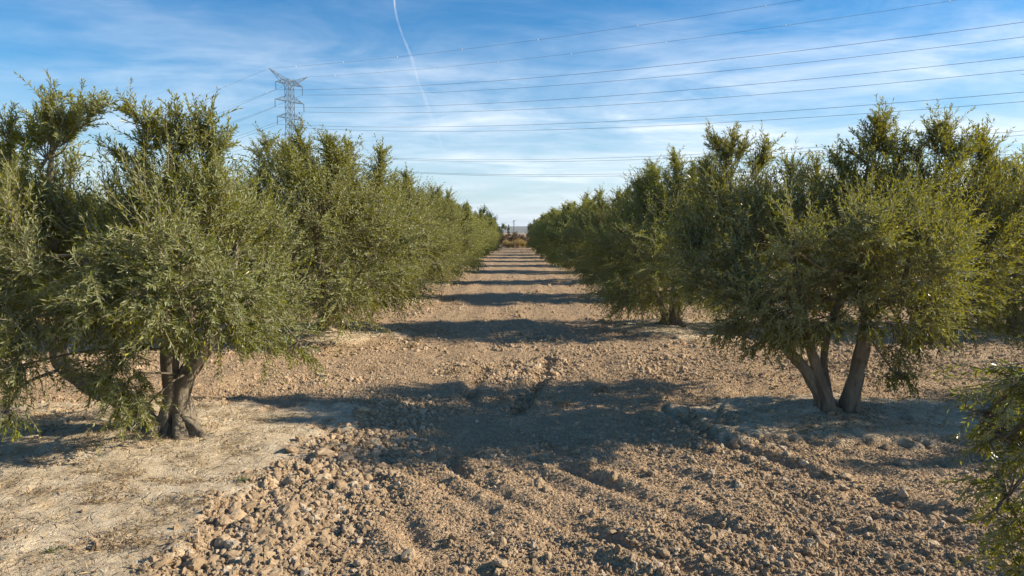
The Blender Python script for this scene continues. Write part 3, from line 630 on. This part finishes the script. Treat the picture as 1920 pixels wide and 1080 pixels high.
# --- tree just beside the camera on the right: only a hanging spray enters the frame
O = np.array([4.5, 0.5, 0.0])
def np_(px, py, Y): return at(px, py, Y) - O
limbs = [([(0, 0, -.03), (0, 0, .2), (-.15, .2, .7), (-.5, .8, 1.3), (-1.1, 1.6, 1.75), (-1.9, 2.4, 1.65)], [.13, .10, .085, .06, .04, .015], 1.0),
         ([(.1, -.1, -.03), (.1, -.1, .2), (.3, -.2, .8), (.5, -.4, 1.6), (.6, -.5, 2.6)], [.12, .09, .07, .05, .02], 1.0)]
blobs = [(np_(1985, 850, 3.1), (.15, .26, .24), .42, 1.0), (np_(1990, 980, 3.0), (.15, .26, .24), .38, 1.0), (np_(1890, 820, 3.25), (.12, .22, .16), .40, 1.0), (np_(1885, 930, 3.15), (.10, .22, .20), .35, 1.0), (np_(1850, 770, 3.4), (.10, .16, .10), .25, 1.0), (np_(1935, 740, 3.3), (.12, .2, .10), .4, .9), (np_(1935, 1060, 3.0), (.12, .2, .14), .4, 1), (np_(2080, 700, 3.0), (.35, .35, .3), .8, .8),
         (np_(2010, 90, 3.3), (.03, .03, .03), .01, 1.0), ((-1.6, .2, 1.4), (.5, .5, .45), .25, .8), ((-1.3, .2, 2.2), (.5, .5, .5), .25, .3), ((0, 1.2, 1.6), (.5, .5, .5), .25, .5), ((0, .8, 2.6), (.55, .55, .55), .25, 0), ((.9, -.3, 2.2), (.6, .6, .6), .25, .2), ((-.6, -.6, 2.6), (.55, .55, .55), .25, 0), ((.6, .7, 1.5), (.5, .5, .5), .25, .5), ((-.7, -.9, 1.5), (.5, .5, .5), .25, .5), ((.2, 0, 3.1), (.5, .5, .5), .25, 0)]
tm = make_tree(31, limbs, blobs, [], 1700, .060, .0095, 12, centre=(0, 0, 1.5), slen=.36, sub=9)
plant('olive_tree', tm, O, 'closest olive tree of all, only a dark hanging spray in view at the right edge', 'olive tree', GROUP)

# ------------------------------------------------------------------ dry litter and weeds on the crust
rl = np.random.default_rng(3)
def litter(name, n, centres, spread, lmin, lmax, w, lift, mat, label, cat):
    c = centres[rl.integers(0, len(centres), n)]; x = c[:, 0] + rl.normal(0, 1, n) * spread * c[:, 2]; y = c[:, 1] + rl.normal(0, 1, n) * spread * .8 * c[:, 2]
    z = height(x, y) + .006; a_ = rl.uniform(0, 6.28, n); el = np.abs(rl.normal(0, lift, n)); l = rl.uniform(lmin, lmax, n)
    d = np.stack([np.cos(a_) * np.cos(el), np.sin(a_) * np.cos(el), np.sin(el)], -1); sd = np.stack([-np.sin(a_), np.cos(a_), 0 * a_], -1); sd[:, 2] += rl.normal(0, .5, n)
    p = np.stack([x, y, z], -1); ww = w * rl.uniform(.6, 1.4, n)[:, None]; l = l[:, None]
    q = np.stack([p, p + d * l * .5 + sd * ww + [0, 0, .004], p + d * l, p + d * l * .5 - sd * ww + [0, 0, .004]], 1).reshape(-1, 3)
    o = link(name, mesh_np(name, q, [np.arange(len(q)).reshape(-1, 4)], [mat])); tag(o, label, cat, kind='stuff'); return o
def straw(name, a, b_, c):
    m = new_mat(name); b = NB(m); g = b.n('ShaderNodeNewGeometry').outputs['Random Per Island']
    b.out(b.n('ShaderNodeBsdfPrincipled', {'Base Color': b.ramp(g, [(0, a), (.5, b_), (1, c)]), 'Roughness': .8}).outputs[0]); return m
M_STRAW = straw('dry_straw', (0.07, 0.042, 0.022), (0.17, 0.105, 0.045), (0.46, 0.34, 0.16)); M_WEED = straw('green_weed', (0.05, 0.08, 0.02), (0.10, 0.13, 0.035), (0.22, 0.20, 0.07))
cs = [(*gnd(px, py), w_) for px, py, w_ in [(25, 975, .9), (60, 950, .7), (90, 995, .8), (230, 945, 1), (250, 905, .6), (150, 905, .9), (330, 915, 1), (345, 950, .8), (300, 960, .6), (90, 1060, 1), (160, 1050, .9), (220, 1020, .9), (240, 1040, .8), (20, 1030, .9), (280, 1075, .8), (420, 860, 1.2), (460, 845, 1.3), (130, 845, 1.2), (60, 880, 1), (380, 890, 1), (510, 800, 1.2), (200, 900, .9), (350, 870, .8), (10, 1070, 1)]]
cs = np.array(cs + [(rl.uniform(-5.5, -2.4), rl.uniform(3.9, 8.5), rl.uniform(.5, 1.3)) for _ in range(80)])
litter('dry_weeds', 9500, cs, .11, 0.02, .085, .0024, .35, M_STRAW, 'brown dry weeds, straw and fallen leaves in patches on the pale crusted soil under the left tree', 'dry weeds')
cs2 = np.array([(RX + rl.normal(0, .7), 7.9 + rl.normal(0, .5), 1) for _ in range(20)])
litter('leaf_litter', 3000, cs2, .16, .02, .06, .003, .2, M_STRAW, 'dry fallen leaves and twigs on the pale ground round the four stemmed tree on the right', 'leaf litter')
cs4 = np.array([(*gnd(px, py), w_) for px, py, w_ in [(1025, 680, .9), (1018, 700, 1), (1005, 725, 1), (990, 748, 1), (975, 768, .8), (890, 715, .9), (880, 740, 1), (905, 700, .7), (940, 755, .8), (1130, 735, .7), (850, 700, .6), (770, 650, .6), (1060, 760, .7), (700, 690, .6)]])
litter('dry_stalks', 1000, cs4, .10, .06, .18, .0030, .8, M_STRAW, 'small dry twiggy weeds standing along the track in the first tree shadow across the alley', 'dry weeds')
cs3 = np.array([(*gnd(px, py), w_) for px, py, w_ in [(255, 845, .9), (350, 828, .6), (370, 825, .5), (1560, 792, .8), (455, 918, .4), (95, 1052, .35), (1640, 700, .5), (545, 1008, .3), (230, 850, .9)]])
litter('green_weeds', 700, cs3, .07, .02, .06, .0025, .9, M_WEED, 'small green weeds sprouting at the feet of the nearest olive trunks', 'weeds')

# ------------------------------------------------------------------ end of the alley and far land
M_HILL = simple('far_scrub', (0.10, 0.105, 0.07), .95, 0, .4, .004)
hx = np.linspace(-4300, 4300, 260); rows = []
for yy, sc_ in ((2400, 0), (2700, .6), (3100, 1.0), (3600, .9), (4100, 0)):
    zt = (22 + 22 * n2(hx / 900 + 3, hx * 0 + yy / 1500, 2) + 8 * n2(hx / 200, hx * 0 + yy / 700, 3)) * sc_ - (2 if sc_ == 0 else 0)
    rows.append(np.stack([hx, np.full_like(hx, yy), zt], -1))
V = np.concatenate(rows); i2 = np.arange(len(V)).reshape(5, -1)
Q = np.stack([i2[:-1, :-1], i2[:-1, 1:], i2[1:, 1:], i2[1:, :-1]], -1).reshape(-1, 4)
tag(link('hills', mesh_np('hills', V, [Q], [M_HILL], smooth=True)), kind='structure')

def bush_mesh(seed, R0, H0, n, lL, lW, leaf, nodes=7, slen=.5, trunk=None):
    r_ = np.random.default_rng(seed); blobs = []
    for k in range(14):
        a = r_.uniform(0, 6.28); q = r_.uniform(.1, .75) * R0; z = r_.uniform(.3, .85) * H0
        blobs.append(((math.cos(a) * q, math.sin(a) * q, z), (.38 * R0, .38 * R0, .22 * H0), 1, .2))
    limbs = [([(0, 0, -.1), (.05, 0, H0 * .2), (.1, .05, H0 * .45), (0, .1, H0 * .75)], [.03 * H0, .025 * H0, .02 * H0, .008 * H0], .5)]
    return make_tree(seed, limbs, blobs, [], n, lL, lW, nodes, slen=slen, stem=False, leaf=leaf, sub=4, step=.3)
M_DRY = leaf_mat('dry_bush_leaf', (0.075, 0.048, 0.028), (0.13, 0.088, 0.05), (0.15, 0.11, 0.07), (0.20, 0.15, 0.09))
M_PALE = leaf_mat('pale_grass_leaf', (0.26, 0.20, 0.10), (0.38, 0.30, 0.17), (0.35, 0.28, 0.16), (0.45, 0.36, 0.2))
bsh = bush_mesh(41, 1.2, 2.0, 500, .16, .05, M_DRY); bpl = bush_mesh(42, 1.0, 1.1, 500, .22, .03, M_PALE); bgr = bush_mesh(43, 2.6, 5.0, 900, .30, .13, M_LEAFD, slen=.8)
for k, (x, y, h, lab) in enumerate([(-1.9, 101, .9, 'reddish brown bare shrub left of centre past the end of the alley'), (-.3, 104, 1.05, 'reddish brown shrub in the middle past the end of the alley'), (1.3, 107, .9, 'small reddish shrub right of centre past the end of the alley'), (-3.2, 98, .7, 'low reddish shrub at the left corner of the alley end')]):
    plant('dry_shrub', bsh, (x, y, 0), lab, 'shrub', 'reddish shrubs closing the alley', k * 1.3, (h, h, h))
for k, (x, y, h, lab) in enumerate([(-.9, 95.5, .85, 'pale straw coloured tuft, left one of three closing the alley'), (.5, 95, 1.0, 'pale straw coloured tuft, middle one of three closing the alley'), (1.9, 96, .75, 'pale straw coloured tuft, right one of three closing the alley')]):
    plant('dry_tuft', bpl, (x, y, 0), lab, 'shrub', 'pale tufts closing the alley', k * 2.1, (h, h, h * .9))
for k, (x, y, h, w_, lab) in enumerate([(-5.4, 99, 1.0, .8, 'dark green tree rising over the left row at the far end of the alley'), (-4.4, 112, .92, .7, 'rounded green tree just behind the far end of the left row'), (-4.2, 128, .85, .65, 'green tree leaning into the gap on its left side'), (-3.9, 150, .85, .7, 'smallest green tree left of the gap, nearest the thin cypress'), (5.2, 100, .8, .8, 'low dark tree just behind the far end of the right row'), (4.9, 114, .80, .7, 'dark rounded tree right of the gap at the alley end'), (4.6, 131, .80, .7, 'dark tree farther back on the right of the gap'), (4.6, 155, .85, .75, 'farthest small dark tree on the right of the gap'), (-9.5, 104, 1.15, 1.0, 'tall dark green tree behind the far end of the left row'), (11.5, 110, .85, 1.0, 'green tree farther right beyond the orchard end')]):
    plant('broadleaf_tree', bgr, (x, y, 0), lab, 'tree', 'green trees beyond the orchard', k * 1.1, (w_, w_, h))
for k in range(12):
    x = -72 + k * 12 + rt.uniform(-4, 4); y = 210 + rt.uniform(0, 90)
    if abs(x / y) < .015: continue
    h = rt.uniform(.6, 1.0)
    plant('broadleaf_tree', bgr, (x, y, 0), f'distant green tree, {ORD[k]} from the left in the tree line beyond the orchard', 'tree', 'distant tree line', k * 1.1, (h * 1.4, h * 1.4, h))
# cypress
cb_ = []
for k in range(12): cb_.append(((0, 0, .8 + .5 * k), (.75 * (1 - (k / 13) ** 2) + .1,) * 2 + (.5,), 1, 0))
cy = make_tree(51, [([(0, 0, -.1), (0, 0, 2), (0, 0, 6)], [.15, .12, .03], .4)], cb_, [], 500, .35, .12, 6, slen=.5, stem=False, leaf=M_LEAFD, sub=4, step=.5)
p_ = at(953.5, 436, 420)
plant('cypress_tree', cy, (p_[0], 420, 0), 'thin dark cypress on the skyline at the end of the alley', 'cypress', None, 0, (1, 1, .98))
# white house
M_WHITE = simple('white_render', (0.78, 0.76, 0.72), .8, 0, .06, 1); M_TILE = simple('roof_tiles', (0.40, 0.26, 0.19), .85, 0, .2, 2); M_GLASS = simple('window_glass', (0.04, 0.05, 0.06), .2, 0, .1, 1)
def box(g, c, h):
    V = np.array([[x, y, z] for x in (-1, 1) for y in (-1, 1) for z in (-1, 1)], float) * h + np.array(c)
    g.add(V, np.array([[0, 1, 3, 2], [4, 6, 7, 5], [0, 4, 5, 1], [2, 3, 7, 6], [0, 2, 6, 4], [1, 5, 7, 3]]))
hp = at(971.5, 445, 330); ho = empty('farmhouse', (hp[0], 330, 0)); tag(ho, 'tiny white farmhouse in the gap at the end of the alley', 'house')
g = Geo(); box(g, (0, 0, .9), (1.5, 3, .9)); link('wall', g.mesh('wall', M_WHITE, False), ho)
V = np.array([[-1.6, -3.2, 1.8], [1.6, -3.2, 1.8], [1.6, 3.2, 1.8], [-1.6, 3.2, 1.8], [-1.6, 0, 2.1], [1.6, 0, 2.1]]); link('roof', mesh_np('roof', V, [np.array([[0, 1, 5, 4], [2, 3, 4, 5], [0, 3, 2, 1]]), np.array([[1, 2, 5], [3, 0, 4]])], [M_TILE]), ho)
for wx in (-1.0, 1.0):
    g = Geo(); box(g, (wx * .7, -3.01, 1.0), (.25, .03, .35)); link('window', g.mesh('window', M_GLASS, False), ho)

# ------------------------------------------------------------------ pylons and wires
M_STEEL = simple('galvanised_steel', (0.10, 0.125, 0.135), .6, .3, .15, 1); M_INS = simple('insulator_glass', (0.06, 0.08, 0.08), .3, 0, .2, 2); M_WIRE = simple('wire', (0.10, 0.11, 0.12), .5, .5, .1, 1)
M_BALL = simple('marker_white', (0.8, 0.78, 0.76), .5, 0, .05, 1)
def strut(g, a, b, r=.05): g.add(*tube(np.array([a, b], float), r, 4))
AZ = math.atan2(-.579, .815)       # direction of the lines towards the near right
LD = np.array([math.cos(AZ), math.sin(AZ), 0]); AD = np.array([-LD[1], LD[0], 0])   # arms at right angles
def pylon(name, loc, H, w0, w1, arms, label, vtop=None, r=.07):
    """arms: (height, half length); returns empty and wire attachment points"""
    e = empty(name, loc); tag(e, label, 'pylon', 'lattice pylons carrying the power lines'); o3 = np.array(loc, float); att = []
    def corner(z, i):
        w_ = w0 + (w1 - w0) * min(1, z / (H * .72)) ; sx, sy = ((-1, -1), (1, -1), (1, 1), (-1, 1))[i]
        return LD * sx * w_ / 2 + AD * sy * w_ / 2 + np.array([0, 0, z])
    for i in range(4):
        g = Geo(); strut(g, corner(-.3, i), corner(H * .72, i), r * 1.4); strut(g, corner(H * .72, i), corner(H, i), r * 1.4); link('leg', g.mesh('leg', M_STEEL), e)
    g = Geo(); z = 0.0
    while z < H - .5:
        dz = max(1.6, (w0 + (w1 - w0) * min(1, z / (H * .72))) * 1.0); z2 = min(H, z + dz)
        for i in range(4):
            j = (i + 1) % 4; strut(g, corner(z, i), corner(z2, j), r * .75); strut(g, corner(z, j), corner(z2, i), r * .75); strut(g, corner(z2, i), corner(z2, j), r * .6)
        z = z2
    link('lattice', g.mesh('lattice', M_STEEL), e)
    for (z, hl_, drop) in arms:
        for sd in (-1, 1):
            g = Geo(); tip = AD * sd * hl_ + np.array([0, 0, z])
            b_ = [AD * sd * w1 / 2 + LD * q * w1 / 2 + np.array([0, 0, zz_]) for q in (-1, 1) for zz_ in (z, z + 1.5)]
            for q in b_: strut(g, q, tip, r)
            for t in (.3, .6):
                pts = [q * (1 - t) + tip * t for q in b_]
                for m1, m2 in ((0, 1), (2, 3), (0, 2), (1, 3), (0, 3)): strut(g, pts[m1], pts[m2], r * .6)
            link('crossarm', g.mesh('crossarm', M_STEEL), e)
            g = Geo(); nn = 13; pth = np.array([tip + [0, 0, -drop * k / (2 * nn)] for k in range(2 * nn + 1)]); rd = np.array([.04 if k % 2 else .15 for k in range(2 * nn + 1)]) * (r / .07)
            g.add(*tube(pth, rd, 8)); link('insulator', g.mesh('insulator', M_INS), e); att.append(o3 + tip + [0, 0, -drop])
    if vtop:
        for sd in (-1, 1):
            g = Geo(); tip = AD * sd * vtop[0] + np.array([0, 0, vtop[1]]); ba = [AD * sd * w1 / 2 + LD * q * w1 / 2 + np.array([0, 0, zz_]) for q in (-1, 1) for zz_ in (H - .1, H - 1.8)]
            for q in ba: strut(g, q, tip, r)
            for t in (.25, .5, .75):
                pts = [q * (1 - t) + tip * t for q in ba]
                for m1, m2 in ((0, 1), (2, 3), (0, 3), (0, 2)): strut(g, pts[m1], pts[m2], r * .6)
            link('earth_peak', g.mesh('earth_peak', M_STEEL), e); att.append(o3 + tip)
    return e, att
def hz(py, Y): return at(960, py, Y)[2]
Y1 = 200; p1 = at(549, 434, Y1)
arms1 = [(hz(155, Y1) - .4, 4.5, 2.3), (hz(189, Y1) - .2, 4.9, 2.2), (hz(222, Y1), 4.3, 2.2)]
e1, at1 = pylon('pylon', (p1[0], Y1, 0), hz(150, Y1), 5.6, 1.8, arms1, 'tall grey lattice pylon with three crossarms rising behind the left row', (6.6, hz(136, Y1)))
Y2 = 350; p2 = at(664, 434, Y2)
arms2 = [(hz(290, Y2), 5.0, 1.0), (hz(312, Y2), 5.2, 1.2)]
e2, at2 = pylon('pylon', (p2[0], Y2, 0), hz(288, Y2), 5.5, 1.7, arms2, 'smaller distant pylon just showing above the olive tops left of centre', None, .09)
def wire(a, d, span, sag, rise, r, label, markers=(), length=None):
    n = 60; s_ = np.linspace(0, length or span, n); t = s_ / span
    P_ = a + d * s_[:, None]; P_[:, 2] = a[2] + rise * t - 4 * sag * t * (1 - t)
    V, F = tube(P_, r, 4); o = link('power_line', mesh_np('power_line', V, [F], [M_WIRE], smooth=True)); tag(o, label, 'power line', 'power lines crossing the sky')
    for m_ in markers:
        q = P_[0] * 0 + [np.interp(m_, s_, P_[:, k]) for k in range(3)]
        Vm, Fm = ico(2); mo = link('marker', mesh_np('marker', Vm * np.array([.11, .11, .16]), [Fm], [M_BALL], smooth=True), o, q)
names = ['top arm, far side', 'top arm, near side', 'middle arm, far side', 'middle arm, near side', 'bottom arm, far side', 'bottom arm, near side', 'left earth peak', 'right earth peak']
for k, a_ in enumerate(at1):
    ew = k >= 6
    wire(a_, LD, 360, 10.5 if not ew else 8.5, -1,   .030 if not ew else .022, f'thin wire from the tall pylon towards the upper right, {names[k]}', (12, 31, 50, 70, 90, 112, 135, 160) if ew else ())
    wire(a_, -LD, 360, 11 if not ew else 9, -6,   .030 if not ew else .022, f'thin wire from the tall pylon down to the left, {names[k]}', (20, 45) if ew else ())
for k, a_ in enumerate(at2):
    wire(a_, LD, 470, 13, 3, .05, f'distant wire from the small pylon to the right, {["upper arm, far side", "upper arm, near side", "lower arm, far side", "lower arm, near side"][k]}')
# pole far down the alley
pp = at(963.5, 434, 620); pe = empty('power_pole', (pp[0], 620, 0)); tag(pe, 'slim far off power pole with short crossarms on the horizon between the rows', 'power pole')
Hp = hz(413, 620)
for sx in (-1, 1):
    for sy in (-1, 1): g = Geo(); strut(g, (sx * .55, sy * .55, 0), (sx * .3, sy * .3, Hp), .12); link('leg', g.mesh('leg', M_STEEL), pe)
g = Geo(); z = 0
while z < Hp - .5:
    for sx, sy, tx, ty in ((-1, -1, 1, -1), (1, -1, 1, 1), (1, 1, -1, 1), (-1, 1, -1, -1)): strut(g, (sx * .45, sy * .45, z), (tx * .42, ty * .42, z + 1), .06)
    z += 1
link('lattice', g.mesh('lattice', M_STEEL), pe)
for zz_, x0, x1 in ((Hp - .1, -.8, 2.0), (Hp - 1.4, -2.0, .8)):
    g = Geo(); strut(g, (x0, 0, zz_), (x1, 0, zz_), .14); link('crossarm', g.mesh('crossarm', M_STEEL), pe)

# ------------------------------------------------------------------ air
hzm = new_mat('haze_air'); b = NB(hzm)
pv = b.n('ShaderNodeVolumePrincipled', {'Color': (.86, .92, 1.0, 1), 'Density': HAZE, 'Anisotropy': .2})
b.n('ShaderNodeOutputMaterial', {'Volume': pv.outputs[0]})
if HAZE:
    V = np.array([[x, y, z] for x in (-5200, 5200) for y in (-900, 5300) for z in (-8, 95)], float)
    tag(link('haze', mesh_np('haze', V, [np.array([[0, 1, 3, 2], [4, 6, 7, 5], [0, 4, 5, 1], [2, 3, 7, 6], [0, 2, 6, 4], [1, 5, 7, 3]])], [hzm])), 'thin pale haze in the air over the orchard and the far land', 'haze', kind='stuff')

# ------------------------------------------------------------------ vapour trail high in the sky
def trail():
    m = new_mat('vapour'); b = NB(m); tcn = b.n('ShaderNodeTexCoord').outputs['Object']
    f = b.noise(.006, 6, .6, tcn)
    lw = b.n('ShaderNodeLayerWeight', {'Blend': .5}).outputs['Facing']
    al = b.m('MULTIPLY', .8, b.m('MULTIPLY', b.m('POWER', b.m('SUBTRACT', 1.0, lw), 1.4), b.n('ShaderNodeMapRange', {0: f, 1: .34, 2: .66, 3: .25, 4: 1.0}).outputs[0]))
    tl = b.n('ShaderNodeBsdfTranslucent', {'Color': (.95, .95, .97, 1)}); df = b.n('ShaderNodeBsdfDiffuse', {'Color': (.95, .95, .97, 1)})
    ad = b.n('ShaderNodeMixShader', {0: .5, 1: df.outputs[0], 2: tl.outputs[0]})
    tp = b.n('ShaderNodeBsdfTransparent'); b.out(b.n('ShaderNodeMixShader', {0: al, 1: tp.outputs[0], 2: ad.outputs[0]}).outputs[0]); return m
tp = [(738, -40, 6200), (740, 15, 6500), (752, 60, 7200), (772, 110, 8000), (783, 150, 8800), (795, 180, 9600), (806, 215, 10500), (820, 255, 12000), (836, 292, 14000)]
P_ = np.array([at(*q) for q in tp]); P_, rr = smooth_path(P_, [5, 7, 11, 15, 15, 18, 26, 38, 30], 250); rr = rr * (.8 + .5 * n2(np.arange(len(rr)) * .8, np.zeros(len(rr)), 1))
V, F = tube(P_, rr, 12); tag(link('vapour_trail', mesh_np('vapour_trail', V, [F], [trail()], smooth=True)), 'thin white vapour trail slanting down the sky right of the tall pylon', 'vapour trail', kind='stuff')
print('tris total', sum(len(m_.polygons) * 2 for m_ in bpy.data.meshes))
